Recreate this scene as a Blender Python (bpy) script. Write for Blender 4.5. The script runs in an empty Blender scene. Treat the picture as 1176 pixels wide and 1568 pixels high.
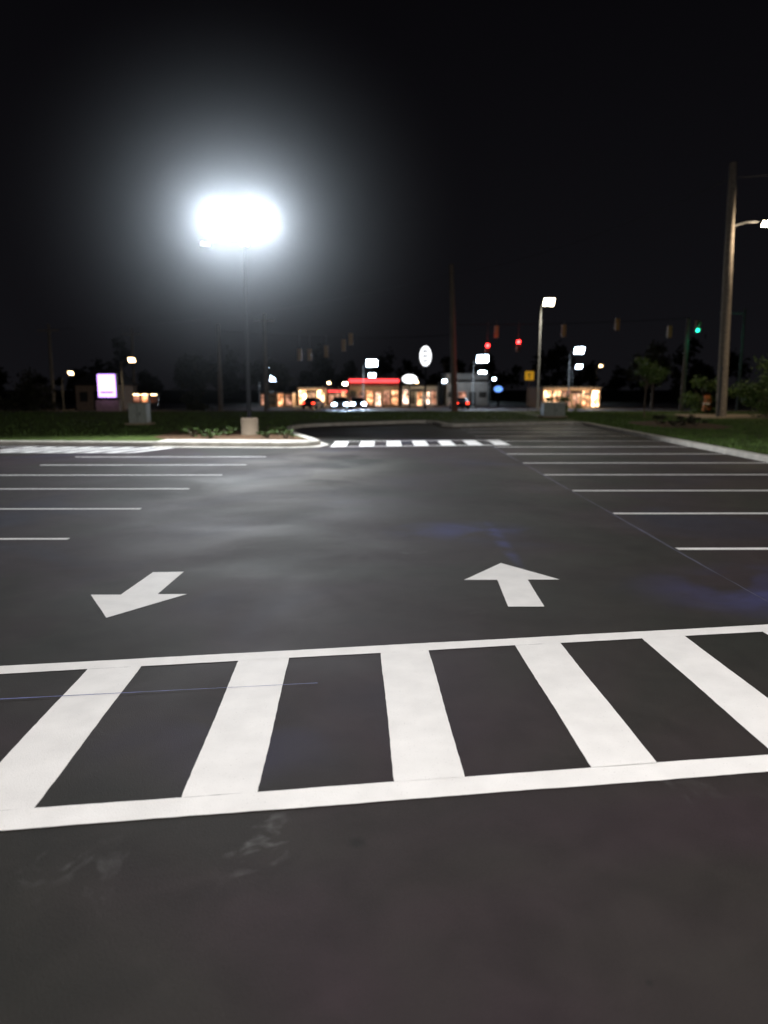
import bpy, bmesh, math, random
from mathutils import Vector, Matrix
random.seed(7)
scene = bpy.context.scene
scene.view_settings.view_transform = 'Standard'
scene.view_settings.look = 'None'
scene.view_settings.exposure = 0

# ------------------------------------------------------------------ materials
def nd(nt, t, **kw):
    n = nt.nodes.new(t)
    for k, v in kw.items():
        setattr(n, k, v)
    return n

def mat(name, col, rough=0.7, var=0.25, scale=6.0, emis=None, estr=0.0, bump=0.0, bscale=60.0, metal=0.0, spec=0.4, col2=None):
    m = bpy.data.materials.new(name); m.use_nodes = True
    nt = m.node_tree; b = nt.nodes['Principled BSDF']
    tc = nd(nt, 'ShaderNodeTexCoord')
    n = nd(nt, 'ShaderNodeTexNoise'); n.inputs['Scale'].default_value = scale; n.inputs['Detail'].default_value = 6
    nt.links.new(tc.outputs['Object'], n.inputs['Vector'])
    r = nd(nt, 'ShaderNodeValToRGB')
    c2 = col2 if col2 else tuple(min(1, c*(1+var)) for c in col)
    c1 = tuple(c*(1-var) for c in col)
    r.color_ramp.elements[0].position = 0.3; r.color_ramp.elements[1].position = 0.7
    r.color_ramp.elements[0].color = (*c1, 1); r.color_ramp.elements[1].color = (*c2, 1)
    nt.links.new(n.outputs['Fac'], r.inputs['Fac']); nt.links.new(r.outputs['Color'], b.inputs['Base Color'])
    b.inputs['Roughness'].default_value = rough; b.inputs['Metallic'].default_value = metal
    b.inputs['Specular IOR Level'].default_value = spec
    if emis:
        b.inputs['Emission Color'].default_value = (*emis, 1); b.inputs['Emission Strength'].default_value = estr
    if bump:
        n2 = nd(nt, 'ShaderNodeTexNoise'); n2.inputs['Scale'].default_value = bscale; n2.inputs['Detail'].default_value = 4
        nt.links.new(tc.outputs['Object'], n2.inputs['Vector'])
        bp = nd(nt, 'ShaderNodeBump'); bp.inputs['Strength'].default_value = bump; bp.inputs['Distance'].default_value = 0.02
        nt.links.new(n2.outputs['Fac'], bp.inputs['Height']); nt.links.new(bp.outputs['Normal'], b.inputs['Normal'])
    return m

def asphalt_mat(name, base=0.0205, chalk_and_light=True):
    m = bpy.data.materials.new(name); m.use_nodes = True
    nt = m.node_tree; L = nt.links; b = nt.nodes['Principled BSDF']
    tc = nd(nt, 'ShaderNodeTexCoord')
    def noise(s, det=5, dist=0.0):
        n = nd(nt, 'ShaderNodeTexNoise'); n.inputs['Scale'].default_value = s; n.inputs['Detail'].default_value = det
        n.inputs['Distortion'].default_value = dist
        L.new(tc.outputs['Object'], n.inputs['Vector']); return n
    def M(op, a, bb):
        n = nd(nt, 'ShaderNodeMath', operation=op)
        for i, x in enumerate((a, bb)):
            if x is None: continue
            if isinstance(x, (int, float)): n.inputs[i].default_value = x
            else: L.new(x, n.inputs[i])
        return n.outputs[0]
    def rng(x, a, b_, c=0.0, d=1.0):
        n = nd(nt, 'ShaderNodeMapRange'); L.new(x, n.inputs['Value'])
        n.inputs['From Min'].default_value = a; n.inputs['From Max'].default_value = b_
        n.inputs['To Min'].default_value = c; n.inputs['To Max'].default_value = d
        return n.outputs[0]
    def mix(fac, A, B):
        mx = nd(nt, 'ShaderNodeMix', data_type='RGBA'); L.new(fac, mx.inputs['Factor']); L.new(A, mx.inputs['A'])
        mx.inputs['B'].default_value = (*B, 1); return mx.outputs['Result']
    big = noise(0.30, 3, 0.5)
    r = nd(nt, 'ShaderNodeValToRGB'); e = r.color_ramp.elements
    e[0].position = 0.34; e[0].color = (base*0.88, base*0.90, base*0.76, 1)
    e[1].position = 0.68; e[1].color = (base*1.05, base*0.98, base*1.55, 1)
    k = r.color_ramp.elements.new(0.46); k.color = (base*1.12, base*0.96, base*0.88, 1)
    k = r.color_ramp.elements.new(0.56); k.color = (base*1.28, base*0.90, base*1.02, 1)
    L.new(big.outputs['Fac'], r.inputs['Fac'])
    fine = noise(260, 2)
    mid = noise(3.2, 7, 0.6)
    mu = M('MULTIPLY', rng(fine.outputs['Fac'], .3, .75, .55, 1.6), rng(mid.outputs['Fac'], .3, .7, .84, 1.16))
    vm = nd(nt, 'ShaderNodeVectorMath', operation='SCALE'); L.new(r.outputs['Color'], vm.inputs[0]); L.new(mu, vm.inputs['Scale'])
    last = vm.outputs[0]
    if chalk_and_light:
        sp = nd(nt, 'ShaderNodeSeparateXYZ'); L.new(tc.outputs['Object'], sp.inputs[0])
        def spot(cx, cy, a, b_):
            dx = M('DIVIDE', M('SUBTRACT', sp.outputs['X'], cx), a); dy = M('DIVIDE', M('SUBTRACT', sp.outputs['Y'], cy), b_)
            d = M('SQRT', M('ADD', M('MULTIPLY', dx, dx), M('MULTIPLY', dy, dy)), None)
            n = nd(nt, 'ShaderNodeMapRange', interpolation_type='SMOOTHSTEP'); L.new(d, n.inputs['Value'])
            n.inputs['From Min'].default_value = 0.1; n.inputs['From Max'].default_value = 1.0
            n.inputs['To Min'].default_value = 1; n.inputs['To Max'].default_value = 0
            return n.outputs[0]
        blue_noise = noise(1.1, 6, 0.8); blue_mask = rng(blue_noise.outputs['Fac'], 0.38, 0.66)
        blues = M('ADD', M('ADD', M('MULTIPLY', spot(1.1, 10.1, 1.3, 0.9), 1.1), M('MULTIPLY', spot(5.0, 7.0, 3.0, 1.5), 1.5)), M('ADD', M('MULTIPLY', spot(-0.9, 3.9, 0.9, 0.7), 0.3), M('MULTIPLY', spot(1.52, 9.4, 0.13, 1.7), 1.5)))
        last = mix(M('MINIMUM', M('MULTIPLY', M('MULTIPLY', blues, blue_mask), 0.65), 0.85), last, (0.050, 0.055, 0.17))  # lens ghosts and bluish light, painted as blue asphalt
        # lamp's light pool on the aisle, painted into the asphalt colour
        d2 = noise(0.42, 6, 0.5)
        pool_tint = M('MULTIPLY', spot(-1.9, 18.0, 3.0, 7.5), rng(d2.outputs['Fac'], 0.38, 0.62))
        last = mix(M('MULTIPLY', pool_tint, 0.75), last, (0.20, 0.185, 0.165))
        pool_tint_near = M('MULTIPLY', spot(-1.6, 11.0, 3.2, 5.5), rng(d2.outputs['Fac'], 0.42, 0.68))
        last = mix(M('MULTIPLY', pool_tint_near, 0.30), last, (0.10, 0.088, 0.078))
        rn = noise(1.9, 5, 1.2)
        a = M('ABSOLUTE', M('SUBTRACT', rn.outputs['Fac'], 0.5), None)
        m1 = rng(a, 0.0, 0.03, 1, 0)
        pn = noise(0.9, 4, 0.2); m2 = rng(pn.outputs['Fac'], .60, .72, 0, .4)
        brk = noise(9, 4, 0.3)
        loc = M('ADD', spot(-0.55, 2.95, 0.20, 0.45), M('MULTIPLY', spot(-1.25, 2.8, 0.4, 0.3), 0.4))
        ms = M('MULTIPLY', M('MULTIPLY', M('MULTIPLY', m1, M('ADD', m2, loc)), rng(brk.outputs['Fac'], .42, .66)), 0.30)
        last = mix(ms, last, (0.26, 0.26, 0.26))
        dk = M('MULTIPLY', M('ADD', spot(-0.12, 2.98, 0.06, 0.06), spot(0.9, 2.2, 0.02, 0.02)), 0.6)
        last = mix(dk, last, (0.008, 0.008, 0.008))
    L.new(last, b.inputs['Base Color'])
    n3 = noise(0.45, 6, 0.4); L.new(rng(n3.outputs['Fac'], .3, .7, .66, .82), b.inputs['Roughness'])
    b.inputs['Specular IOR Level'].default_value = 0.15
    bp = nd(nt, 'ShaderNodeBump'); bp.inputs['Strength'].default_value = 0.6; bp.inputs['Distance'].default_value = 0.004
    n4 = noise(190, 2); L.new(n4.outputs['Fac'], bp.inputs['Height']); L.new(bp.outputs['Normal'], b.inputs['Normal'])
    return m

def paint_mat(name, col, thr=0.68):
    m = mat(name, col, rough=0.65, var=0.06, scale=4, bump=0.25, bscale=150, spec=0.25)
    nt = m.node_tree; b = nt.nodes['Principled BSDF']; L = nt.links
    src = b.inputs['Base Color'].links[0].from_socket
    tc = [n for n in nt.nodes if n.type == 'TEX_COORD'][0]
    n = nd(nt, 'ShaderNodeTexNoise'); n.inputs['Scale'].default_value = 110; n.inputs['Detail'].default_value = 5
    L.new(tc.outputs['Object'], n.inputs['Vector'])
    r = nd(nt, 'ShaderNodeMapRange'); r.inputs['From Min'].default_value = thr; r.inputs['From Max'].default_value = thr+.12
    r.inputs['To Max'].default_value = 0.6
    L.new(n.outputs['Fac'], r.inputs['Value'])
    mx = nd(nt, 'ShaderNodeMix', data_type='RGBA'); mx.inputs['B'].default_value = (0.2, 0.19, 0.18, 1)
    L.new(r.outputs[0], mx.inputs['Factor']); L.new(src, mx.inputs['A']); L.new(mx.outputs['Result'], b.inputs['Base Color'])
    return m

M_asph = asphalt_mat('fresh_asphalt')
M_road = asphalt_mat('road_asphalt', 0.06, False)
M_paint = paint_mat('white_traffic_paint', (0.80, 0.78, 0.76), 0.64)
M_paint_thin = paint_mat('thin_stall_paint', (0.82, 0.80, 0.78), 0.62)
M_blue_line = mat('blue_line_dark', (0.05, 0.05, 0.085), var=0.4, scale=3)
M_grass = mat('grass', (0.050, 0.075, 0.018), rough=0.9, var=0.5, scale=3, bump=0.9, bscale=40, spec=0.1)
M_blade = mat('grass_blade', (0.075, 0.125, 0.028), rough=0.7, var=0.5, scale=1.5, spec=0.2)
M_earth = mat('dark_ground', (0.035, 0.036, 0.030), rough=0.95, var=0.4, scale=0.3, bump=0.5, bscale=5, spec=0.1)
M_mulch = mat('mulch', (0.09, 0.055, 0.032), rough=0.95, var=0.6, scale=12, bump=1, bscale=30, spec=0.1)
M_conc = mat('concrete', (0.48, 0.45, 0.40), rough=0.85, var=0.2, scale=3, bump=0.3, bscale=40)
M_concd = mat('old_concrete', (0.26, 0.20, 0.14), rough=0.9, var=0.25, scale=1.2, bump=0.3, bscale=30)
M_metal = mat('black_pole_paint', (0.010, 0.010, 0.011), rough=0.9, var=0.2, spec=0.03)
M_galv = mat('galvanised_steel', (0.08, 0.08, 0.08), rough=0.7, var=0.2, metal=0.0, spec=0.2)
M_wood = mat('weathered_pole_wood', (0.19, 0.16, 0.13), rough=0.9, var=0.35, scale=8, bump=0.5)
M_wire = mat('cable_black', (0.02, 0.02, 0.02), rough=0.8, spec=0.1)
M_led = mat('led_lens', (0.8, 0.8, 0.8), emis=(0.88, 0.95, 1.0), estr=60)
M_lens_ghost = mat('lens_ghost_glow', (0.8, 0.8, 0.8), emis=(0.95, 0.97, 0.9), estr=1.2)  # glow of the lens ghosts below the main heads
M_led_far = mat('led_lens_far', (0.8, 0.8, 0.8), emis=(0.66, 0.82, 1.0), estr=45)
M_warm_far = mat('sodium_lens', (0.8, 0.7, 0.5), emis=(1.0, 0.68, 0.34), estr=16)
M_cream = mat('cream_lens', (0.8, 0.75, 0.6), emis=(1.0, 0.88, 0.60), estr=45)
M_sig_y = mat('signal_housing_yellow', (0.30, 0.17, 0.05), rough=0.5)
M_sig_k = mat('signal_face_black', (0.02, 0.02, 0.02), rough=0.5)
M_red = mat('signal_red', (0.4, 0.01, 0.01), emis=(1.0, 0.03, 0.03), estr=18)
M_green = mat('signal_green', (0.01, 0.3, 0.15), emis=(0.02, 0.9, 0.55), estr=5)
M_off = mat('signal_off', (0.03, 0.02, 0.02), rough=0.3)
M_ysign = mat('yellow_sign_sheet', (0.75, 0.42, 0.02), emis=(1.0, 0.50, 0.03), estr=0.35)
M_brick = mat('tan_brick', (0.28, 0.20, 0.15), var=0.25, scale=4, bump=0.3)
M_stucco = mat('grey_stucco', (0.36, 0.37, 0.38), var=0.15, scale=1)
M_roof = mat('dark_roof', (0.04, 0.04, 0.045), var=0.3)
M_frame = mat('window_frame', (0.04, 0.04, 0.04), rough=0.4)
M_leaf = mat('leaf', (0.065, 0.11, 0.025), rough=0.6, var=0.5, scale=2.5, spec=0.3)
M_leafd = mat('leaf_dark', (0.034, 0.036, 0.022), rough=0.8, var=0.5, scale=0.8, spec=0.1)
M_bark = mat('bark', (0.10, 0.075, 0.055), rough=0.95, var=0.3, scale=15, bump=0.6)
M_box = mat('utility_green_grey', (0.26, 0.28, 0.25), rough=0.6, var=0.12)
M_orange = mat('barrel_orange', (0.5, 0.13, 0.02), rough=0.5)

def glow_window(name, c, s, scale=1.6):
    m = bpy.data.materials.new(name); m.use_nodes = True
    nt = m.node_tree; b = nt.nodes['Principled BSDF']
    n = nd(nt, 'ShaderNodeTexNoise'); n.inputs['Scale'].default_value = scale; n.inputs['Detail'].default_value = 5
    geo = nd(nt, 'ShaderNodeNewGeometry')
    nt.links.new(geo.outputs['Position'], n.inputs['Vector'])
    r = nd(nt, 'ShaderNodeMapRange'); r.inputs['From Min'].default_value = 0.38; r.inputs['From Max'].default_value = 0.66
    r.inputs['To Min'].default_value = s*0.06; r.inputs['To Max'].default_value = s*1.8
    nt.links.new(n.outputs['Fac'], r.inputs['Value']); nt.links.new(r.outputs[0], b.inputs['Emission Strength'])
    cr = nd(nt, 'ShaderNodeValToRGB'); cr.color_ramp.elements[0].position = 0.35; cr.color_ramp.elements[1].position = 0.7
    cr.color_ramp.elements[0].color = (c[0], c[1]*0.5, c[2]*0.3, 1); cr.color_ramp.elements[1].color = (c[0], min(1, c[1]*1.1), min(1, c[2]*1.3), 1)
    nt.links.new(n.outputs['Fac'], cr.inputs['Fac']); nt.links.new(cr.outputs['Color'], b.inputs['Emission Color'])
    b.inputs['Base Color'].default_value = (0.1, 0.1, 0.1, 1)
    b.inputs['Roughness'].default_value = 0.2
    return m
M_win_warm = glow_window('lit_shop_window_warm', (1.0, 0.54, 0.24), 1.9)
M_win_white = glow_window('lit_shop_window_white', (1.0, 0.80, 0.58), 2.6)
M_win_bright = glow_window('lit_canopy_bay', (1.0, 0.76, 0.40), 6.0, 0.9)
M_win_dim = glow_window('dim_shop_window', (1.0, 0.50, 0.30), 0.6, 1.2)
M_redband = mat('red_neon_band', (0.5, 0.02, 0.02), emis=(1.0, 0.05, 0.06), estr=3.0)
M_blueband = mat('blue_neon_band', (0.02, 0.05, 0.4), emis=(0.15, 0.35, 1.0), estr=2.0)
M_violet = mat('lit_sign_face_violet', (0.6, 0.5, 0.8), emis=(0.56, 0.32, 1.0), estr=3.0, var=0.1)
M_violet_w = mat('lit_sign_face_white', (0.8, 0.8, 0.8), emis=(0.95, 0.80, 1.0), estr=2.2)
M_signw = mat('lit_sign_white', (0.8, 0.8, 0.8), emis=(0.95, 0.97, 1.0), estr=2.4)
M_signtxt = mat('sign_lettering', (0.05, 0.04, 0.08), rough=0.6)
M_carw = mat('car_paint_silver', (0.20, 0.21, 0.23), rough=0.3, var=0.05, metal=0.5)
M_card = mat('car_paint_dark', (0.05, 0.06, 0.09), rough=0.3, var=0.05, metal=0.5)
M_glass = mat('car_glass', (0.02, 0.025, 0.03), rough=0.08)
M_tyre = mat('tyre', (0.02, 0.02, 0.02), rough=0.9)
M_head = mat('headlamp', (0.8, 0.8, 0.8), emis=(0.60, 0.78, 1.0), estr=70)
M_tail = mat('tail_lamp', (0.4, 0.02, 0.02), emis=(1.0, 0.05, 0.02), estr=8)

# ------------------------------------------------------------------ helpers
def gz(y):
    if y < 45: return 0.0
    if y < 110: return -(y-45)*0.02
    return -1.3

def empty(name, loc):
    e = bpy.data.objects.new(name, None); e.location = loc; e.empty_display_size = 0.3
    scene.collection.objects.link(e); return e

def mesh(name, vs, fs, m, parent=None, smooth=False, loc=(0, 0, 0)):
    me = bpy.data.meshes.new(name); me.from_pydata([tuple(v) for v in vs], [], fs); me.update()
    me.materials.append(m)
    if smooth:
        for p in me.polygons: p.use_smooth = True
    o = bpy.data.objects.new(name, me); scene.collection.objects.link(o); o.location = loc
    if parent: o.parent = parent
    return o

def box(name, c, s, m, parent=None, bevel=0.0, rot=None):
    bm = bmesh.new(); bmesh.ops.create_cube(bm, size=1)
    for v in bm.verts: v.co = Vector((v.co.x*s[0], v.co.y*s[1], v.co.z*s[2]))
    if bevel: bmesh.ops.bevel(bm, geom=bm.edges[:], offset=bevel, segments=2, affect='EDGES')
    me = bpy.data.meshes.new(name); bm.to_mesh(me); bm.free(); me.materials.append(m)
    o = bpy.data.objects.new(name, me); scene.collection.objects.link(o); o.location = c
    if rot: o.rotation_euler = rot
    if parent: o.parent = parent
    return o

def tube(name, pts, radii, m, parent=None, seg=10, cap=True):
    vs, fs = [], []
    P = [Vector(p) for p in pts]
    for i, p in enumerate(P):
        d = (P[min(i+1, len(P)-1)] - P[max(i-1, 0)]).normalized()
        up = Vector((0, 0, 1)) if abs(d.z) < 0.9 else Vector((1, 0, 0))
        a = d.cross(up).normalized(); b = d.cross(a).normalized()
        for k in range(seg):
            t = 2*math.pi*k/seg
            vs.append(p + (a*math.cos(t) + b*math.sin(t))*radii[i])
    for i in range(len(P)-1):
        for k in range(seg):
            k2 = (k+1) % seg
            fs.append((i*seg+k, i*seg+k2, (i+1)*seg+k2, (i+1)*seg+k))
    if cap:
        fs.append(tuple(range(seg))); fs.append(tuple((len(P)-1)*seg+k for k in range(seg)))
    return mesh(name, vs, fs, m, parent, smooth=seg > 6)

def wire(name, a, b, sag, m, parent=None, r=0.02):
    pts = []
    a = Vector(a); b = Vector(b)
    for i in range(17):
        t = i/16; p = a.lerp(b, t); p.z -= sag*4*t*(1-t); pts.append(p)
    return tube(name, pts, [r]*17, m, parent, seg=4)

def marking(name, polys, z, m, step=0.06, jit=0.001):
    vs, fs = [], []
    for poly in polys:
        st = len(vs); n = len(poly)
        for i in range(n):
            a = Vector(poly[i]); b = Vector(poly[(i+1) % n]); k = max(1, int((b-a).length/step))
            nrm = Vector((-(b-a).y, (b-a).x)).normalized()
            ph = random.random()*9
            for j in range(k):
                q = a.lerp(b, j/k)
                if j: q = q + nrm*(random.uniform(-jit, jit) + jit*1.5*math.sin(j*0.2+ph))
                vs.append((q.x, q.y, z))
        fs.append(tuple(range(st, len(vs))))
    return mesh(name, vs, fs, m)

def light(name, loc, power, col, parent=None, rad=0.25, typ='POINT', target=None, spot=2.6, blend=0.6):
    l = bpy.data.lights.new(name, typ); l.energy = power; l.color = col; l.shadow_soft_size = rad
    if typ == 'SPOT': l.spot_size = spot; l.spot_blend = blend
    o = bpy.data.objects.new(name, l); scene.collection.objects.link(o); o.location = loc
    if target is not None:
        o.rotation_euler = (Vector(target)-Vector(loc)).to_track_quat('-Z', 'Y').to_euler()
    if parent: o.parent = parent
    return o

def leaf_mass(vs, fs, c, rad, n, size, clumps, rnd, flat=0.8):
    cs = []
    for _ in range(clumps):
        d = Vector((rnd.gauss(0, 1), rnd.gauss(0, 1), rnd.gauss(0, 1))).normalized()*rnd.uniform(0.35, 1.0)
        cs.append((Vector(c)+Vector((d.x*rad[0], d.y*rad[1], d.z*rad[2])), rnd.uniform(0.22, 0.42)))
    for i in range(n):
        cc, cr = rnd.choice(cs)
        d = Vector((rnd.gauss(0, 1), rnd.gauss(0, 1), rnd.gauss(0, 1)*flat))
        d = d.normalized()*abs(rnd.gauss(0.7, 0.3))
        p = cc + Vector((d.x*rad[0]*cr, d.y*rad[1]*cr, d.z*rad[2]*cr))
        a = Vector((rnd.gauss(0, 1), rnd.gauss(0, 1), rnd.gauss(0, 0.6))).normalized()
        b = a.cross(Vector((rnd.gauss(0, 1), rnd.gauss(0, 1), rnd.gauss(0, 1)))).normalized()
        s = size*rnd.uniform(0.6, 1.4); k = len(vs)
        vs += [p-a*s, p+b*s*0.45, p+a*s, p-b*s*0.45]; fs.append((k, k+1, k+2, k+3))

def tree(name, loc, h, crown_r, trunk_r, n, size, m_leaf, seed, trunk_h=0.4, clumps=16):
    rnd = random.Random(seed); e = empty(name, loc)
    top = h*0.8
    tube('trunk', [(0, 0, -0.1), (0.03*h*rnd.uniform(-1, 1), 0, h*0.3), (0.02*h, 0.01*h, h*0.55), (0, 0, top)],
         [trunk_r*1.3, trunk_r, trunk_r*0.7, trunk_r*0.2], M_bark, e, 8)
    for i in range(9):
        a = i*2.4; z0 = h*rnd.uniform(trunk_h, 0.65); r = crown_r[0]*rnd.uniform(0.5, 0.85)
        tube('limb_%d' % (i+1), [(0, 0, z0), (math.cos(a)*r*0.5, math.sin(a)*r*0.5, z0+h*0.12), (math.cos(a)*r, math.sin(a)*r, z0+h*0.2)],
             [trunk_r*0.5, trunk_r*0.3, trunk_r*0.1], M_bark, e, 6)
    vs, fs = [], []
    leaf_mass(vs, fs, (0, 0, h-crown_r[2]), crown_r, n, size, clumps, rnd)
    mesh('crown', vs, fs, m_leaf, e)
    return e

def shrub(name, loc, rad, n, size, m_leaf, seed, clumps=9):
    rnd = random.Random(seed); e = empty(name, loc)
    for i in range(5):
        a = i*1.3
        tube('stem_%d' % (i+1), [(0, 0, -0.05), (math.cos(a)*rad[0]*0.3, math.sin(a)*rad[1]*0.3, rad[2]*0.7), (math.cos(a)*rad[0]*0.6, math.sin(a)*rad[1]*0.6, rad[2]*1.3)],
             [0.03, 0.02, 0.008], M_bark, e, 5)
    vs, fs = [], []
    leaf_mass(vs, fs, (0, 0, rad[2]*0.95), rad, n, size, clumps, rnd)
    vs = [Vector((v[0], v[1], max(0.02, v[2]))) for v in vs]
    mesh('foliage', vs, fs, m_leaf, e)
    return e

# ------------------------------------------------------------------ ground
ys = [-80, 45, 110, 500]
vs = []; fs = []
for y in ys: vs += [(-350, y, gz(y)), (350, y, gz(y))]
for i in range(3): fs.append((2*i, 2*i+1, 2*i+3, 2*i+2))
mesh('ground', vs, fs, M_earth)
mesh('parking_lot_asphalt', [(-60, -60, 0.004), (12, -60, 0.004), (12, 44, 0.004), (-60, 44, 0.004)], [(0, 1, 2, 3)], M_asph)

inner = [(-70, 26.8), (-20, 25.6), (-7.6, 24.7), (-3.2, 24.4), (-2.55, 24.65), (-2.3, 25.2), (-2.5, 26.0), (-3.3, 28.5), (-4.0, 31.5), (-4.3, 34), (-4.0, 35.6), (-3.2, 36.6),
         (1.6, 39.8), (2.3, 39.8), (2.7, 39.0), (3.0, 36.8), (3.4, 36.3), (4.0, 36.4), (9.0, 38.4), (9.8, 38.3), (10.2, 37.6), (10.2, -60)]
verge = [(x, y, 0.13) for x, y in inner] + [(70, -60, 0.13), (70, 54, 0.13), (-70, 54, 0.13)]
mesh('grass_verge', verge, [tuple(range(len(verge)))], M_grass)

def kerb(name, pts, w, z0, z1, m):
    P = [Vector(p) for p in pts]; vs = []; fs = []
    Q = []
    for a, b in zip(P[:-1], P[1:]):
        k = max(1, int((b-a).length/3.0))
        for j in range(k): Q.append(a.lerp(b, j/k))
    Q.append(P[-1])
    for i, p in enumerate(Q):
        d1 = (Q[i]-Q[i-1]).normalized() if i else (Q[1]-Q[0]).normalized()
        d2 = (Q[i+1]-Q[i]).normalized() if i < len(Q)-1 else d1
        n1 = Vector((-d1.y, d1.x)); n2 = Vector((-d2.y, d2.x)); n = (n1+n2).normalized()
        s = 1/max(0.5, n.dot(n1)); n = n*s
        b = 0.025
        for off, z in ((w/2, z0), (w/2, z1-b), (w/2-b, z1), (-w/2+b, z1), (-w/2, z1-b), (-w/2, z0)):
            q = p+n*off; vs.append((q.x, q.y, z))
    for i in range(len(Q)-1):
        for k in range(5):
            fs.append((i*6+k, i*6+k+1, (i+1)*6+k+1, (i+1)*6+k))
    return mesh(name, vs, fs, m)
kerb('kerb', inner, 0.28, -0.02, 0.15, M_conc)
kerb('kerb', [(70, 54), (-70, 54)], 0.2, -0.4, 0.15, M_concd)
mesh('concrete_apron', [(-7.6, 24.10, 0.008), (-3.0, 23.85, 0.008), (-2.1, 24.2, 0.008), (-1.85, 25.2, 0.008), (-2.2, 26.4, 0.008), (-2.37, 26.4, 0.008), (-2.15, 25.2, 0.008), (-2.45, 24.5, 0.008), (-3.2, 24.26, 0.008), (-7.6, 24.55, 0.008)],
     [tuple(range(10))], M_conc)
mesh('concrete_walk', [(-7.7, 24.82, 0.139), (-3.25, 24.53, 0.139), (-2.68, 24.75, 0.139), (-2.5, 25.6, 0.139), (-7.6, 25.9, 0.139)], [(0, 1, 2, 3, 4)], M_conc)

def slope_sheet(name, x0, x1, y0, y1, dz, m):
    yy = [y0] + [y for y in (45, 110) if y0 < y < y1] + [y1]
    vs = []; fs = []
    for y in yy: vs += [(x0, y, gz(y)+dz), (x1, y, gz(y)+dz)]
    for i in range(len(yy)-1): fs.append((2*i, 2*i+1, 2*i+3, 2*i+2))
    return mesh(name, vs, fs, m)
slope_sheet('road', -200, 200, 56, 72, 0.006, M_road)
slope_sheet('shop_forecourt_pavement', -60, 60, 76, 135, 0.006, M_road)
def dash_rows(y, w, x0, x1, ln, gap):
    vs = []; fs = []; x = x0
    while x < x1:
        k = len(vs)
        vs += [(x, y, gz(y)+0.012), (x+ln, y, gz(y)+0.012), (x+ln, y+w, gz(y+w)+0.012), (x, y+w, gz(y+w)+0.012)]
        fs.append((k, k+1, k+2, k+3)); x += ln+gap
    return vs, fs
v_, f_ = dash_rows(60, 0.15, -90, 90, 3, 9)
mesh('road_lane_dashes', v_, f_, M_paint_thin)
v_, f_ = dash_rows(57, 0.15, -90, 90, 8, 0.02)
mesh('road_edge_line', v_, f_, M_paint_thin)

mesh('sidewalk', [(17.5, 43.0, 0.136), (60, 38, 0.136), (60, 46.5, 0.136), (19, 49, 0.136)], [(0, 1, 2, 3)], M_concd)
def blob(name, c, r, z, m, seed):
    rnd = random.Random(seed); vs = []
    for i in range(28):
        a = 2*math.pi*i/28; k = 1+rnd.uniform(-0.08, 0.08)
        vs.append((c[0]+r[0]*math.cos(a)*k, c[1]+r[1]*math.sin(a)*k, z))
    return mesh(name, vs, [tuple(range(28))], m)
blob('mulch_bed', (14.0, 35.5), (2.0, 3.6), 0.136, M_mulch, 1)
blob('mulch_bed', (16.3, 45), (1.8, 2.0), 0.140, M_mulch, 2)
mesh('mulch_bed', [(-7.6, 25.9, 0.135), (-2.5, 25.6, 0.135), (-2.8, 26.3, 0.135), (-3.6, 28.5, 0.135), (-4.3, 31, 0.135), (-8.6, 31, 0.135), (-8.4, 27, 0.135)], [tuple(range(7))], M_mulch)

rnd = random.Random(3); vs = []; fs = []
def blade(x, y, h):
    a = rnd.uniform(0, 6.28); w = 0.016; k = len(vs); dx, dy = math.cos(a)*w, math.sin(a)*w
    lx, ly = rnd.uniform(-.05, .05), rnd.uniform(-.05, .05)
    vs.extend([(x-dx, y-dy, 0.125), (x+dx, y+dy, 0.125), (x+lx, y+ly, 0.13+h)]); fs.append((k, k+1, k+2))
for _ in range(42000):
    x = 10.4+abs(rnd.gauss(0, 7)); y = rnd.uniform(15, 53)
    if ((x-14)/2.1)**2+((y-35.5)/3.7)**2 < 1 or (x > 17.5 and 41.5 < y < 49): continue
    blade(x, y, rnd.uniform(0.04, 0.12))
for _ in range(22000):
    x = rnd.uniform(-30, 9); y = rnd.uniform(40.5, 53) if x > -4.5 else rnd.uniform(32 if x > -9 else 27, 53)
    blade(x, y, rnd.uniform(0.04, 0.13))
mesh('grass', vs, fs, M_blade)

# ------------------------------------------------------------------ markings
nearL = lambda x: 3.39 + 0.138*x
farL = lambda x: 5.41 + 0.156*x
W = 0.085
Z = 0.008
def line_poly(f, x0, x1, w): return [(x0, f(x0)-w), (x1, f(x1)-w), (x1, f(x1)+w), (x0, f(x0)+w)]
polys = [line_poly(nearL, -8.5, 8, W), line_poly(farL, -8.5, 8, W*0.95)]
for n in range(-7, 8):
    xn = 0.052+1.045*n; xf = -0.025+1.043*n
    w = 0.365
    polys.append([(xn, nearL(xn)+W-0.001), (xn+w, nearL(xn+w)+W-0.001), (xf+w, farL(xf+w)-W*0.95+0.001), (xf, farL(xf)-W*0.95+0.001)])
marking('crosswalk_marking', polys, Z, M_paint, 0.05, 0.0014)

up = [(1.33, 8.19), (0.83, 7.45), (1.175, 7.45), (1.135, 6.51), (1.465, 6.51), (1.495, 7.46), (1.83, 7.46)]
dn = [(-2.415, 6.18), (-2.83, 6.90), (-2.54, 6.90), (-2.50, 7.77), (-2.17, 7.79), (-2.19, 6.92), (-1.905, 6.92)]
marking('arrow_marking', [up], Z, M_paint, 0.05, 0.001)
marking('arrow_marking', [dn], Z, M_paint, 0.05, 0.001)

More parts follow.
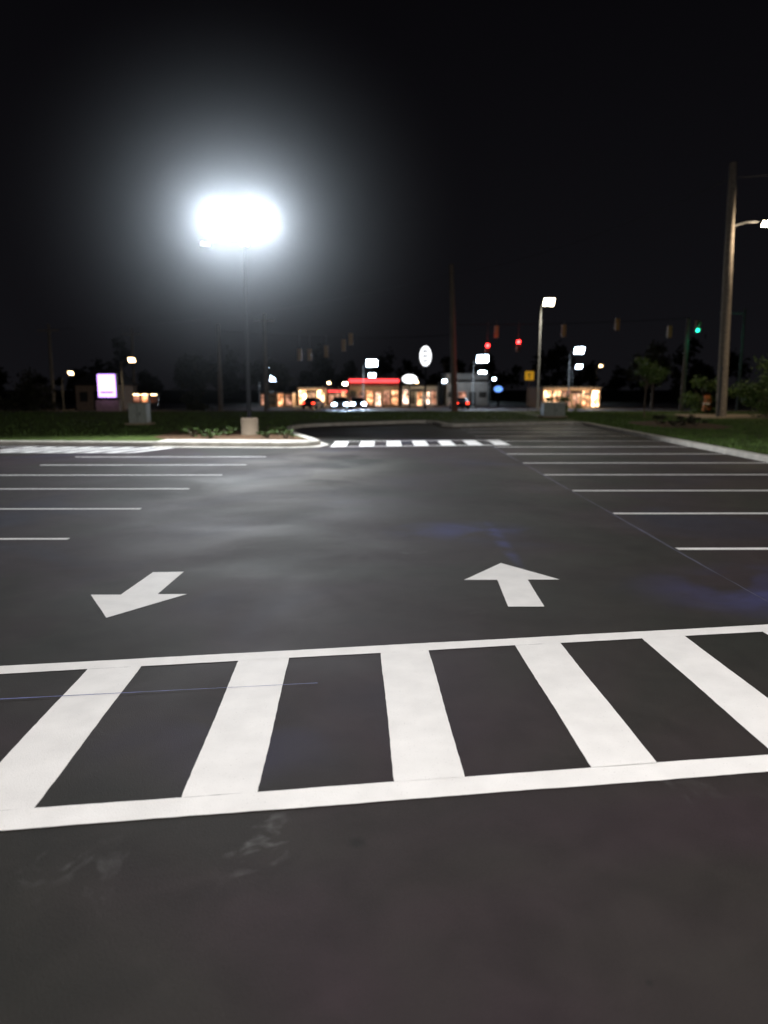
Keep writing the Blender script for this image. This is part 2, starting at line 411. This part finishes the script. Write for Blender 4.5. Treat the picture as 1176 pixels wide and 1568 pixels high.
rs = []
y = 8.93
while y < 36.2:
    xe = 10.05
    rs.append([(3.62, y-0.06), (xe, y-0.025), (xe, y+0.095), (3.62, y+0.06)])
    y += 2.555
rs.append([(3.62, 6.38-0.055), (10.05, 6.35), (10.05, 6.46), (3.62, 6.38+0.055)])
marking('parking_stall_lines', rs, Z, M_paint_thin, 0.3, 0.002)
ls = []
for i, y in enumerate([7.1, 9.53, 11.93, 14.3, 16.55, 18.7, 20.85]):
    xr = -4.15+0.072*(y-9.53)
    xl = -9.9 if i < 5 else -8.7
    ls.append([(xl, y-0.10), (xr, y-0.05), (xr, y+0.055), (xl, y+0.005)])
    ls.append([(-22, y+0.35), (-15.5, y+0.15), (-15.5, y+0.25), (-22, y+0.45)])
marking('parking_stall_lines', ls, Z, M_paint_thin, 0.3, 0.002)
fy0 = lambda x: 24.35+0.13*(x+2); fy1 = lambda x: 26.5+0.13*(x+2)
fp = []
x = -1.75
while x < 3.9:
    fp.append([(x, fy0(x)), (x+0.5, fy0(x+.5)), (x+0.5, fy1(x+.5)), (x, fy1(x))]); x += 0.92
fp.append([(-1.8, fy0(-1.8)-0.16), (4.3, fy0(4.3)-0.16), (4.3, fy0(4.3)-0.006), (-1.8, fy0(-1.8)-0.006)])
fp.append([(-1.8, fy1(-1.8)+0.006), (4.3, fy1(4.3)+0.006), (4.3, fy1(4.3)+0.15), (-1.8, fy1(-1.8)+0.15)])
marking('crosswalk_marking', fp, Z, M_paint, 0.2, 0.004)
hp = []
f0 = lambda x: 22.2-0.03*(x+8); f1 = lambda x: 24.0-0.055*(x+8)
for i in range(8):
    x = -12.3+i*0.65
    hp.append([(x, f0(x)), (x+0.28, f0(x+.28)), (x+1.0, f1(x+1.0)), (x+0.72, f1(x+.72))])
hp.append([(-26, f1(-26)+0.02), (-7.2, f1(-7.2)+0.02), (-7.2, f1(-7.2)+0.12), (-26, f1(-26)+0.12)])
hp.append([(-12.5, f0(-12.5)-0.14), (-7.6, f0(-7.6)-0.14), (-7.6, f0(-7.6)-0.01), (-12.5, f0(-12.5)-0.01)])
marking('hatched_aisle_marking', hp, Z, M_paint, 0.2, 0.004)
marking('thin_blue_line', [[(3.57, 6.3), (3.60, 6.3), (3.62, 36), (3.59, 36)]], 0.0065, M_blue_line, 0.2, 0.006)
marking('thin_blue_line', [[(-6, 4.02), (-0.45, 4.74), (-0.45, 4.748), (-6, 4.028)]], 0.012, mat('blue_line_bright', (0.12, 0.13, 0.30), var=0.6, scale=8), 0.1, 0.001)  # thin bright blue line across the crosswalk bars

# ------------------------------------------------------------------ lamps
def lamp_head(parent, c, tilt, m_lens, s=(0.55, 0.42, 0.12), rotz=0.0):
    rot = (tilt, 0, rotz)
    R = Matrix.Rotation(rotz, 4, 'Z') @ Matrix.Rotation(tilt, 4, 'X')
    box('lamp_housing', c, s, M_metal, parent, 0.02, rot)
    off = R @ Vector((0, 0, -s[2]/2-0.008))
    box('lamp_lens', (c[0]+off.x, c[1]+off.y, c[2]+off.z), (s[0]*0.88, s[1]*0.86, 0.012), m_lens, parent, 0, rot)
    return off

px, py = -5.15, 28.5
e = empty('parking_lot_lamp', (px, py, 0.13))
tube('concrete_base', [(0, 0, -0.1), (0, 0, 0.60), (0, 0, 0.64)], [0.33, 0.33, 0.29], M_concd, e, 20)
box('base_plate', (0, 0, 0.655), (0.34, 0.34, 0.025), M_metal, e)
tube('pole', [(0, 0, 0.66), (0, 0, 7.95)], [0.085, 0.06], M_metal, e, 12)
tube('crossarm_top', [(-0.85, 0.06, 7.9), (0.70, 0.06, 7.9)], [0.04, 0.04], M_metal, e, 8)
tube('ghost_crossarm', [(-1.45, 0.1, 7.08), (0.1, 0.1, 7.1)], [0.035, 0.035], M_metal, e, 8)
for dx in (-0.86, 0.68):
    lamp_head(e, (dx, -0.22, 7.86), math.radians(-52), M_led, (0.66, 0.58, 0.12))
    light('lamp_light', (dx, -0.50, 7.74), 5600, (0.90, 0.95, 1.0), e, rad=0.36, typ='SPOT', target=(dx+0.3, -5.0, 6.2), spot=math.radians(160), blend=0.35)
for dx in (-1.42, 0.02):  # added: lens ghosts of the upper heads, built as dim lamps
    lamp_head(e, (dx, -0.05, 7.02), math.radians(-35), M_lens_ghost, (0.36, 0.22, 0.08), 0.25)
e = empty('parking_lot_lamp', (4.0, -7.0, 0.0))
tube('concrete_base', [(0, 0, -0.1), (0, 0, 0.72), (0, 0, 0.76)], [0.33, 0.33, 0.29], M_conc, e, 20)
tube('pole', [(0, 0, 0.76), (0, 0, 8.95)], [0.10, 0.07], M_metal, e, 12)
tube('crossarm_top', [(-0.85, 0.0, 8.9), (0.85, 0.0, 8.9)], [0.04, 0.04], M_metal, e, 8)
for dx in (-0.8, 0.8):
    lamp_head(e, (dx, 0.25, 8.86), math.radians(25), M_led, (0.62, 0.5, 0.12))
    light('lamp_light', (dx, 0.50, 8.6), 6200, (1.0, 0.965, 0.94), e, rad=0.25, typ='SPOT', target=(dx-2.0, 22.0, 0), spot=math.radians(114), blend=0.9)

def street_lamp(name, x, y, z, side, m=None, power=500, hs=0.5, arm=1.2, glow=True, c=(0.74, 0.87, 1.0)):
    m = m or M_led_far
    g = gz(y); e = empty(name, (x-side*arm, y, g)); h = z-g
    tube('pole', [(0, 0, -0.1), (0, 0, h*0.97)], [0.09, 0.06], M_galv, e, 10)
    tube('arm', [(0, 0, h*0.95), (side*arm*0.5, 0, h+0.08), (side*arm, 0, h+0.1)], [0.05, 0.04, 0.035], M_galv, e, 8)
    lamp_head(e, (side*arm, -0.1, h+0.07), math.radians(-52), m, (hs*1.25, hs, 0.14))
    if glow:
        light('lamp_light', (side*arm, -0.35, h-0.12), power, c, e, rad=hs*0.6, typ='SPOT', target=(side*arm, -4, h-3.6), spot=math.radians(150), blend=0.3)
    return e
street_lamp('street_lamp', 13.35, 62, 8.6, 1, M_cream, 2200, 0.74, 0.6, c=(1.0, 0.93, 0.75))
street_lamp('street_lamp', 25.8, 100, 6.5, 1, None, 1800, 1.1)
street_lamp('street_lamp', 38.8, 150, 5.6, 1, None, 300, 1.0)
street_lamp('street_lamp', 13.05, 100, 5.4, 1, None, 3000, 1.3)
street_lamp('street_lamp', 19.6, 150, 4.3, 1, None, 300, 1.3)
street_lamp('street_lamp', -1.7, 105, 5.0, 1, None, 3000, 1.3)
street_lamp('street_lamp', -2.35, 150, 3.9, 1, None, 200, 1.1)
street_lamp('street_lamp', -17.1, 110, 4.75, 1, None, 500, 0.8)
street_lamp('street_lamp', -21.0, 140, 3.2, 1, None, 200, 1.3)
street_lamp('street_lamp', -26.7, 80, 4.6, 1, M_warm_far, 300, 0.6, c=(1.0, 0.75, 0.45))
street_lamp('street_lamp', -37.4, 90, 3.4, 1, M_warm_far, 100, 0.5, c=(1.0, 0.75, 0.45))
for x, y, z, m in ((6.5, 150, 2.6, M_warm_far), (-11, 150, 2.4, M_warm_far), (22, 150, 3.2, M_led_far), (46, 160, 6.0, M_warm_far), (9.5, 118, 2.6, M_led_far), (-6.0, 116, 2.2, M_cream)):
    street_lamp('street_lamp', x, y, z, 1, m, 0, 0.55, 0.9, glow=False)

def util_pole(name, x, y, h, r, top_off=0.0, cross=True):
    g = gz(y)+(0.13 if y < 54 else 0); e = empty(name, (x, y, g))
    tube('pole', [(0, 0, -0.2), (top_off*0.5, 0, h*0.5), (top_off, 0, h)], [r, r*0.85, r*0.65], M_wood, e, 12)
    if cross:
        box('crossarm', (top_off*0.93, -r, h*0.93), (2.2, 0.1, 0.12), M_wood, e)
        for i, dx in enumerate((-1.0, -0.5, 0.5, 1.0)):
            tube('insulator_%d' % (i+1), [(top_off*0.93+dx, -r, h*0.93+0.06), (top_off*0.93+dx, -r, h*0.93+0.2)], [0.05, 0.03], M_galv, e, 6)
    return e
e = util_pole('utility_pole', 20.35, 45, 14.4, 0.30, -0.4, False)
tube('lamp_arm', [(-0.3, 0, 10.9), (0.6, -0.1, 11.15), (1.6, -0.2, 11.15)], [0.05, 0.04, 0.035], M_galv, e, 8)
lamp_head(e, (1.65, -0.3, 11.05), math.radians(-45), M_cream, (0.6, 0.4, 0.12))
light('lamp_light', (1.65, -0.5, 10.9), 1300, (1.0, 0.80, 0.55), e, rad=0.2)
tube('riser_conduit', [(-0.27, -0.2, 0), (-0.27, -0.2, 3)], [0.06, 0.06], M_galv, e, 6)
util_pole('utility_pole', 7.1, 75, 14.2, 0.34, -0.55, False)
util_pole('utility_pole', 30.3, 76, 9.2, 0.26, 0.1, False)
util_pole('utility_pole', 12.0, 150, 8, 0.2)
util_pole('utility_pole', -16.6, 76, 8.6, 0.24, 0.0, False)
util_pole('utility_pole', -13.3, 84, 10.5, 0.24, 0.1)
util_pole('utility_pole', -34.5, 78, 8.8, 0.2, 0.1)
util_pole('utility_pole', -30, 90, 9.5, 0.2, 0.1)
e = empty('overhead_wires', (0, 0, 0))
wire('span_wire_1', (6.7, 75, 7.9), (30.4, 76, 8.6), 0.2, M_wire, e, 0.025)
wire('span_wire_2', (6.8, 75, 6.9), (-16.6, 76, 7.4), 0.5, M_wire, e, 0.025)
wire('power_line_1', (6.55, 75, 12.7), (19.95, 45, 13.7), 0.8, M_wire, e, 0.012)
wire('power_line_2', (6.55, 75, 12.7), (-34.4, 78, 7.7), 1.2, M_wire, e, 0.012)
wire('power_line_3', (19.95, 45, 13.7), (60, 20, 14), 0.8, M_wire, e, 0.012)

def signal(x, y, z, lit, front, wz):
    e = empty('traffic_signal', (x, y, z)); f = -1 if front else 1
    box('housing', (0, 0, 0), (0.40, 0.22, 1.14), M_sig_y, e, 0.02)
    box('face_plate', (0, f*0.118, 0), (0.38, 0.012, 1.10), M_sig_k, e)
    tube('hanger', [(0, 0, 0.56), (0, 0, max(0.6, wz-z))], [0.025, 0.025], M_galv, e, 6)
    for i, dz in enumerate((0.36, 0, -0.36)):
        m = M_off
        if lit == 'red' and i == 0: m = M_red
        if lit == 'green' and i == 2: m = M_green
        s = 0.17
        tube('lens_%d' % (i+1), [(0, f*0.125, dz), (0, f*0.15, dz)], [s, s*0.9], m, e, 16)
        vs = []; fs = []
        for k in range(13):
            a = math.pi*(k/12)
            for d in (0.12, 0.34):
                vs.append((math.cos(a)*0.185, f*d, dz+math.sin(a)*0.185))
        for k in range(12): fs.append((2*k, 2*k+1, 2*k+3, 2*k+2))
        mesh('visor_%d' % (i+1), vs, fs, M_sig_y, e)
    if lit: light('lens_light', (0, f*0.5, 0.36 if lit == 'red' else -0.36), 60 if lit == 'red' else 25, (1, .03, .02) if lit == 'red' else (.05, 1, .6), e, 0.15)
    return e
for x, z, lit, fr in ((10.25, 5.5, 'red', True), (13.3, 5.85, 'red', True), (11.1, 7.2, '', False), (17.75, 7.3, '', False),
                      (23.0, 7.9, '', False), (28.2, 7.2, '', False), (30.9, 7.7, 'green', True)):
    signal(x, 75-0.001*x, z, lit, fr, 8.3)
for x, z in ((-7.4, 5.0), (-8.4, 5.0), (-5.75, 5.3), (-4.0, 5.9), (-3.3, 6.5)):
    signal(x, 75.3, z, '', False, 6.9)
signal(33.2, 74.5, 8.3, 'green', True, 8.9)
e = empty('signal_mast', (35.4, 74.8, gz(74.8)))
tube('pole', [(0, 0, 0), (0, 0, 10.0)], [0.16, 0.11], M_galv, e, 10)
tube('mast_arm', [(0, 0, 9.5), (-2.6, -0.2, 9.6)], [0.08, 0.05], M_galv, e, 8)

e = empty('warning_sign', (14.3, 74, gz(74)))
tube('post', [(0, 0, 0), (0, 0, 3.9)], [0.04, 0.04], M_galv, e, 8)
box('sign_plate', (0, -0.06, 3.5), (0.86, 0.02, 0.86), M_ysign, e, 0.004)
box('symbol_stem', (0, -0.075, 3.42), (0.09, 0.008, 0.42), M_signtxt, e)
box('symbol_bar', (0, -0.075, 3.66), (0.36, 0.008, 0.09), M_signtxt, e)

def ubox(name, x, y, s):
    e = empty(name, (x, y, 0.13))
    box('concrete_pad', (0, 0, 0.03), (s[0]+0.3, s[1]+0.3, 0.1), M_concd, e, 0.01)
    box('cabinet', (0, 0, 0.08+s[2]/2), s, M_box, e, 0.03)
    box('lid', (0, -0.02, 0.08+s[2]+0.025), (s[0]+0.06, s[1]+0.08, 0.05), M_box, e, 0.015)
    box('door_seam', (0, -s[1]/2-0.006, 0.08+s[2]/2), (0.02, 0.01, s[2]*0.86), M_frame, e)
    box('door_handle', (0.12, -s[1]/2-0.02, 0.08+s[2]*0.5), (0.04, 0.03, 0.16), M_galv, e)
ubox('utility_cabinet', 9.96, 44, (1.25, 0.9, 0.75))
ubox('utility_cabinet', -11.8, 36, (0.85, 0.7, 0.9))
e = empty('traffic_barrel', (23.0, 53.2, 0.13))
tube('base', [(0, 0, 0), (0, 0, 0.1)], [0.38, 0.36], M_tyre, e, 16)
tube('drum', [(0, 0, 0.1), (0, 0, 0.4), (0, 0, 0.42), (0, 0, 0.75), (0, 0, 0.77), (0, 0, 1.15)], [0.32, 0.31, 0.28, 0.27, 0.25, 0.23], M_orange, e, 18)
tube('reflective_band', [(0, 0, 0.5), (0, 0, 0.64)], [0.285, 0.28], M_paint, e, 18)
tube('handle', [(-0.1, 0, 1.15), (-0.06, 0, 1.24), (0.06, 0, 1.24), (0.1, 0, 1.15)], [0.02]*4, M_orange, e, 6)

# ------------------------------------------------------------------ signs
e = empty('monument_sign', (-25.8, 70, gz(70)))
box('brick_plinth', (0, 0, 0.55), (2.2, 0.6, 1.1), M_brick, e, 0.02)
box('sign_cabinet', (0, 0, 2.45), (1.85, 0.35, 2.3), M_frame, e, 0.02)
box('lit_face', (0, -0.19, 2.45), (1.65, 0.02, 2.1), M_violet, e)
box('lit_panel', (0.1, -0.206, 2.65), (0.85, 0.01, 0.8), M_violet_w, e)
box('lettering_row', (0, -0.206, 1.85), (1.2, 0.01, 0.16), M_signtxt, e)
light('sign_glow', (0, -0.9, 2.4), 60, (0.6, 0.4, 1.0), e, rad=0.1)

def oval_sign(x, y, z, w, h, tall, face=None):
    g = gz(y); e = empty('pole_sign', (x, y, g)); zz = z-g
    tube('post', [(0, 0, 0), (0, 0, zz-h/2)], [0.14, 0.12], M_metal, e, 10)
    def disc(nm, sx, sz, yy, m):
        vs = [(math.cos(2*math.pi*i/28)*sx, yy, zz+math.sin(2*math.pi*i/28)*sz) for i in range(28)]
        vs += [(v[0], yy+0.2, v[2]) for v in vs]
        fs = [tuple(range(28)), tuple(range(55, 27, -1))]+[(i, (i+1) % 28, 28+(i+1) % 28, 28+i) for i in range(28)]
        mesh(nm, vs, fs, m, e)
    disc('cabinet', w/2+0.08, h/2+0.08, 0.0, M_frame); disc('lit_face', w/2, h/2, -0.03, face or M_signw)
    n = 3 if tall else 1
    for i in range(n):
        dz = (i-(n-1)/2)*h*0.24
        box('lettering_%d' % (i+1), (0, -0.25, zz+dz), (w*0.50, 0.02, h*0.10), M_signtxt, e)
        box('lettering_stem_%d' % (i+1), (-w*0.2, -0.253, zz+dz), (w*0.1, 0.02, h*0.19), M_signtxt, e)
oval_sign(5.5, 100, 5.8, 1.5, 2.6, True)
oval_sign(3.75, 110, 2.9, 2.2, 1.3, False)
oval_sign(18.0, 118, 1.4, 1.3, 0.9, False, M_blueband)

# ------------------------------------------------------------------ buildings
def shop(name, x0, x1, y, top, wall, wins, band=None, depth=12, wh=2.2, band_h=0.5, sill=0.25, roofmat=M_roof, light_c=(1, .72, .42), lp=260):
    g = gz(y); H = top-g; w = x1-x0; bays = len(wins)
    e = empty(name, ((x0+x1)/2, y, g))
    box('walls', (0, depth/2, H/2), (w, depth, H), wall, e)
    box('parapet', (0, depth/2, H+0.1), (w+0.3, depth+0.3, 0.2), roofmat, e)
    if band:
        box('fascia_band', (0, -0.16, H-0.3), (w*1.0, 0.28, band_h), band, e)
    bw = w/bays
    for i, wm in enumerate(wins):
        cx = -w/2+bw*(i+0.5)
        if i == bays//2:
            box('door_%d' % i, (cx, -0.03, 1.1), (bw*0.6, 0.04, 2.2), wm, e)
            box('door_mullion_%d' % i, (cx, -0.07, 1.1), (0.08, 0.06, 2.2), M_frame, e)
        else:
            box('window_%d' % i, (cx, -0.03, sill+wh/2), (bw*0.72, 0.04, wh), wm, e)
            box('mullion_%d' % i, (cx, -0.07, sill+wh/2), (0.08, 0.06, wh), M_frame, e)
            box('transom_%d' % i, (cx, -0.07, sill+wh*0.72), (bw*0.72, 0.05, 0.07), M_frame, e)
    box('canopy', (0, -0.7, H*0.74), (w*0.92, 1.35, 0.10), roofmat, e)
    if lp:
        light('soffit_light', (-w*0.25, -2.6, H*0.66), lp, light_c, e, 0.1)
        light('soffit_light', (w*0.25, -2.6, H*0.66), lp, light_c, e, 0.1)
    return e
A, B, C, D, F = M_win_warm, M_win_white, M_win_bright, M_win_dim, M_frame
shop('restaurant_building', -5.6, 2.4, 120, 3.0, M_brick, [F, D, A, B, D, A], M_redband, lp=160)
shop('shop_building', -14.0, -9.6, 122, 1.5, M_brick, [C, D, C], lp=420)
shop('shop_building', -9.4, -6.2, 126, 1.3, M_brick, [D, D, A], M_redband, band_h=0.2, lp=80)
shop('shop_building', -19.5, -14.4, 118, 0.7, M_brick, [D, F, A, D], wh=1.5, lp=25)
shop('shop_building', 3.0, 8.8, 124, 1.8, M_stucco, [B, F, A, B, D], lp=120)
shop('warehouse_building', 10.4, 17.2, 124, 3.7, M_stucco, [F, D, F, F], wh=0.9, sill=1.3, light_c=(0.85, 0.93, 1), lp=60, roofmat=M_stucco)
shop('convenience_store', 22.9, 31.2, 108, 1.6, M_brick, [C, A, D, D, A, C], lp=500)
g = gz(85); e = empty('gabled_house', (-32.5, 85, g))
box('walls', (0, 3, 1.4), (5.0, 6, 2.8), M_brick, e)
mesh('roof', [(-2.9, -0.4, 2.8), (2.9, -0.4, 2.8), (2.9, 6.4, 2.8), (-2.9, 6.4, 2.8), (-1.4, 3, 4.6), (1.4, 3, 4.6)],
     [(0, 1, 5, 4), (1, 2, 5), (2, 3, 4, 5), (3, 0, 4)], M_roof, e)
for i, dx in enumerate((-1.6, 1.5)):
    box('window_%d' % (i+1), (dx, -0.02, 1.5), (0.9, 0.05, 1.1), M_frame, e)
box('door', (0, -0.02, 1.05), (0.95, 0.05, 2.1), M_frame, e)
e = empty('menu_board_sign', (-17.9, 56, gz(56)))
for i, (dx, c) in enumerate(((-0.6, D), (0.0, A), (0.7, D))):
    box('panel_frame_%d' % (i+1), (dx, 0, 1.15), (0.58, 0.12, 0.9), M_frame, e, 0.01)
    box('panel_%d' % (i+1), (dx, -0.066, 1.20), (0.44, 0.01, 0.45), c, e)
    box('panel_header_%d' % (i+1), (dx, -0.066, 1.52), (0.44, 0.01, 0.05), M_warm_far, e)
tube('post_1', [(-0.6, 0, 0), (-0.6, 0, 0.9)], [0.05, 0.05], M_galv, e, 8)
tube('post_2', [(0.7, 0, 0), (0.7, 0, 0.9)], [0.05, 0.05], M_galv, e, 8)

# ------------------------------------------------------------------ cars
def car(name, x, y, m, rot=0.0, lights=True):
    e = empty(name, (x, y, gz(y)+0.01)); e.rotation_euler = (0, 0, rot)
    prof = [(-2.2, 0.35), (-2.25, 0.62), (-2.1, 0.82), (-1.15, 0.98), (-0.45, 1.42), (0.85, 1.45), (1.65, 1.02), (2.15, 0.95), (2.25, 0.6), (2.2, 0.35)]
    vs = []; n = len(prof)
    for sx in (-1, -0.86, 0.86, 1):
        for (yy, zz) in prof:
            k = 0.84 if zz > 1.2 else 1.0
            lift = 0 if abs(sx) < 0.9 else -0.04
            vs.append((sx*0.9*k, yy*(0.985 if abs(sx) > 0.9 else 1), zz+lift))
    fs = []
    for s in range(3):
        for i in range(n):
            j = (i+1) % n; fs.append((s*n+i, s*n+j, (s+1)*n+j, (s+1)*n+i))
    fs.append(tuple(range(n))); fs.append(tuple(range(4*n-1, 3*n-1, -1)))
    mesh('body', vs, fs, m, e)
    mesh('windscreen', [(-0.74, -1.10, 1.02), (0.74, -1.10, 1.02), (0.62, -0.50, 1.41), (-0.62, -0.50, 1.41)], [(0, 1, 2, 3)], M_glass, e, loc=(0, -0.015, 0.02))
    mesh('rear_window', [(0.7, 1.62, 1.05), (-0.7, 1.62, 1.05), (-0.62, 0.92, 1.43), (0.62, 0.92, 1.43)], [(0, 1, 2, 3)], M_glass, e, loc=(0, 0.015, 0.02))
    for s in (-1, 1):
        mesh('side_window', [(s*0.915, -0.95, 1.0), (s*0.915, 1.4, 1.02), (s*0.80, 0.8, 1.36), (s*0.80, -0.42, 1.35)], [(0, 1, 2, 3)], M_glass, e)
        for yy in (-1.4, 1.4):
            tube('wheel', [(s*0.70, yy, 0.33), (s*0.93, yy, 0.33)], [0.33, 0.33], M_tyre, e, 18)
            tube('hub', [(s*0.93, yy, 0.33), (s*0.945, yy, 0.33)], [0.2, 0.18], M_galv, e, 12)
        box('headlamp', (s*0.66, -2.22, 0.70), (0.42, 0.08, 0.26), M_head if lights else M_glass, e, 0.02)
        box('tail_lamp', (s*0.68, 2.22, 0.78), (0.34, 0.06, 0.18), M_tail, e, 0.01)
        box('mirror', (s*0.98, -0.8, 1.02), (0.14, 0.1, 0.1), m, e, 0.02)
        if lights:
            light('headlight_beam', (s*0.66, -2.45, 0.70), 1200, (0.6, 0.78, 1.0), e, 0.24, 'SPOT', (s*0.66, -20, -0.2), 1.4)
    box('grille', (0, -2.24, 0.55), (0.8, 0.03, 0.2), M_frame, e)
    box('bumper', (0, -2.26, 0.38), (1.6, 0.08, 0.14), M_frame, e, 0.02)
    return e
car('car', -4.9, 84, M_carw, 0.05)
car('car', -3.3, 92, M_card, 0.1)
car('car', 9.6, 96, M_card, math.pi+0.1, False)
car('car', -9.3, 98, M_card, math.pi-0.2, False)

# ------------------------------------------------------------------ vegetation
tree('young_tree', (15.7, 45, 0.13), 3.3, (1.15, 1.0, 0.75), 0.045, 2600, 0.075, M_leaf, 11)
for i, (x, y, r) in enumerate(((22.6, 44, 1.5), (24.5, 46, 1.8), (21.6, 50, 1.3))):
    shrub('large_shrub', (x, y, 0.13), (r*1.1, r, r*0.95), 3000, 0.10, M_leaf, 20+i, 14)
shrub('shrub', (13.6, 57, gz(57)), (1.3, 0.9, 0.9), 1500, 0.09, M_leaf, 31)
for i, (x, y) in enumerate([(-7.0, 27.2), (-6.2, 26.5), (-5.9, 28.0), (-4.2, 26.6), (-3.5, 26.4), (-4.1, 28.6), (-7.7, 29.0), (-4.6, 30.2)]):
    shrub('groundcover_plant', (x, y, 0.136), (0.34, 0.34, 0.17), 260, 0.05, M_leaf, 40+i, 6)
for i, (x, y) in enumerate([(13.2, 33.5), (14.5, 34.6), (13.4, 36.4), (15.0, 37.3)]):
    shrub('groundcover_plant', (x, y, 0.136), (0.5, 0.5, 0.22), 300, 0.06, M_leafd, 60+i, 6)
for i, (x, y, r) in enumerate(((-31, 66, 2.2), (-38, 68, 2.6), (-44, 66, 2.0), (-20.5, 80, 1.6))):
    shrub('dark_shrub', (x, y, gz(y)), (r*1.3, r, r*0.8), 2200, 0.16, M_leafd, 70+i, 12)
tree('street_tree', (-15.5, 100, gz(100)), 7.0, (3.0, 2.5, 2.5), 0.16, 3200, 0.2, M_leafd, 81)
tree('street_tree', (-24, 96, gz(96)), 7.5, (3.2, 2.5, 2.8), 0.16, 3200, 0.2, M_leafd, 82)
tree('street_tree', (33, 92, gz(92)), 8.0, (3.4, 2.5, 2.8), 0.16, 3200, 0.2, M_leafd, 83)
rnd = random.Random(9); vs = []; fs = []
for i in range(46):
    x = -140+i*6.3+rnd.uniform(-2, 2); y = rnd.uniform(160, 185); h = rnd.uniform(6, 13)
    leaf_mass(vs, fs, (x, y, -1.3+h*0.5), (4.5, 3, h*0.5), 650, 0.6, 10, rnd)
mesh('distant_trees', vs, fs, M_leafd)

# ------------------------------------------------------------------ added scattering ball standing in for the lamp's lens glare, thinning outwards
hz = bpy.data.materials.new('halo_scatter'); hz.use_nodes = True
nt = hz.node_tree; nt.nodes.clear()
o = nd(nt, 'ShaderNodeOutputMaterial'); v = nd(nt, 'ShaderNodeVolumeScatter')
v.inputs['Color'].default_value = (0.84, 0.92, 1, 1); v.inputs['Anisotropy'].default_value = 0.5
tc = nd(nt, 'ShaderNodeTexCoord'); g_ = nd(nt, 'ShaderNodeTexGradient', gradient_type='SPHERICAL')
nt.links.new(tc.outputs['Object'], g_.inputs['Vector'])
pw = nd(nt, 'ShaderNodeMath', operation='POWER'); pw.inputs[1].default_value = 1.5; nt.links.new(g_.outputs['Fac'], pw.inputs[0])
ml = nd(nt, 'ShaderNodeMath', operation='MULTIPLY'); ml.inputs[1].default_value = 0.0150; nt.links.new(pw.outputs[0], ml.inputs[0])
nt.links.new(ml.outputs[0], v.inputs['Density'])
nt.links.new(v.outputs[0], o.inputs['Volume'])
bm = bmesh.new(); bmesh.ops.create_icosphere(bm, subdivisions=4, radius=1.0)
me = bpy.data.meshes.new('halo_volume'); bm.to_mesh(me); bm.free(); me.materials.append(hz)
mo = bpy.data.objects.new('halo_volume', me); scene.collection.objects.link(mo); mo.location = (-5.2, 27.8, 7.9); mo.scale = (8.6, 7.0, 7.7)

# ------------------------------------------------------------------ sky
w = bpy.data.worlds.new('World'); scene.world = w; w.use_nodes = True
nt = w.node_tree; bg = nt.nodes['Background']
tc = nd(nt, 'ShaderNodeTexCoord'); sp = nd(nt, 'ShaderNodeSeparateXYZ'); nt.links.new(tc.outputs['Generated'], sp.inputs[0])
r = nd(nt, 'ShaderNodeValToRGB'); r.color_ramp.elements[0].position = 0.0; r.color_ramp.elements[0].color = (0.0058, 0.0056, 0.0070, 1)
r.color_ramp.elements[1].position = 0.45; r.color_ramp.elements[1].color = (0.0022, 0.0020, 0.0027, 1)
nt.links.new(sp.outputs['Z'], r.inputs['Fac']); nt.links.new(r.outputs['Color'], bg.inputs['Color']); bg.inputs['Strength'].default_value = 1.0

# ------------------------------------------------------------------ camera
c = bpy.data.cameras.new('camera'); co = bpy.data.objects.new('camera', c); scene.collection.objects.link(co)
co.location = (0, 0, 2.0); co.rotation_euler = (math.radians(90-9.73), 0, 0)
c.sensor_fit = 'VERTICAL'; c.sensor_height = 36; c.sensor_width = 27; c.lens = 26.0
c.clip_start = 0.05; c.clip_end = 900
c.dof.use_dof = True; c.dof.focus_distance = 5.5; c.dof.aperture_fstop = 1.05
scene.camera = co
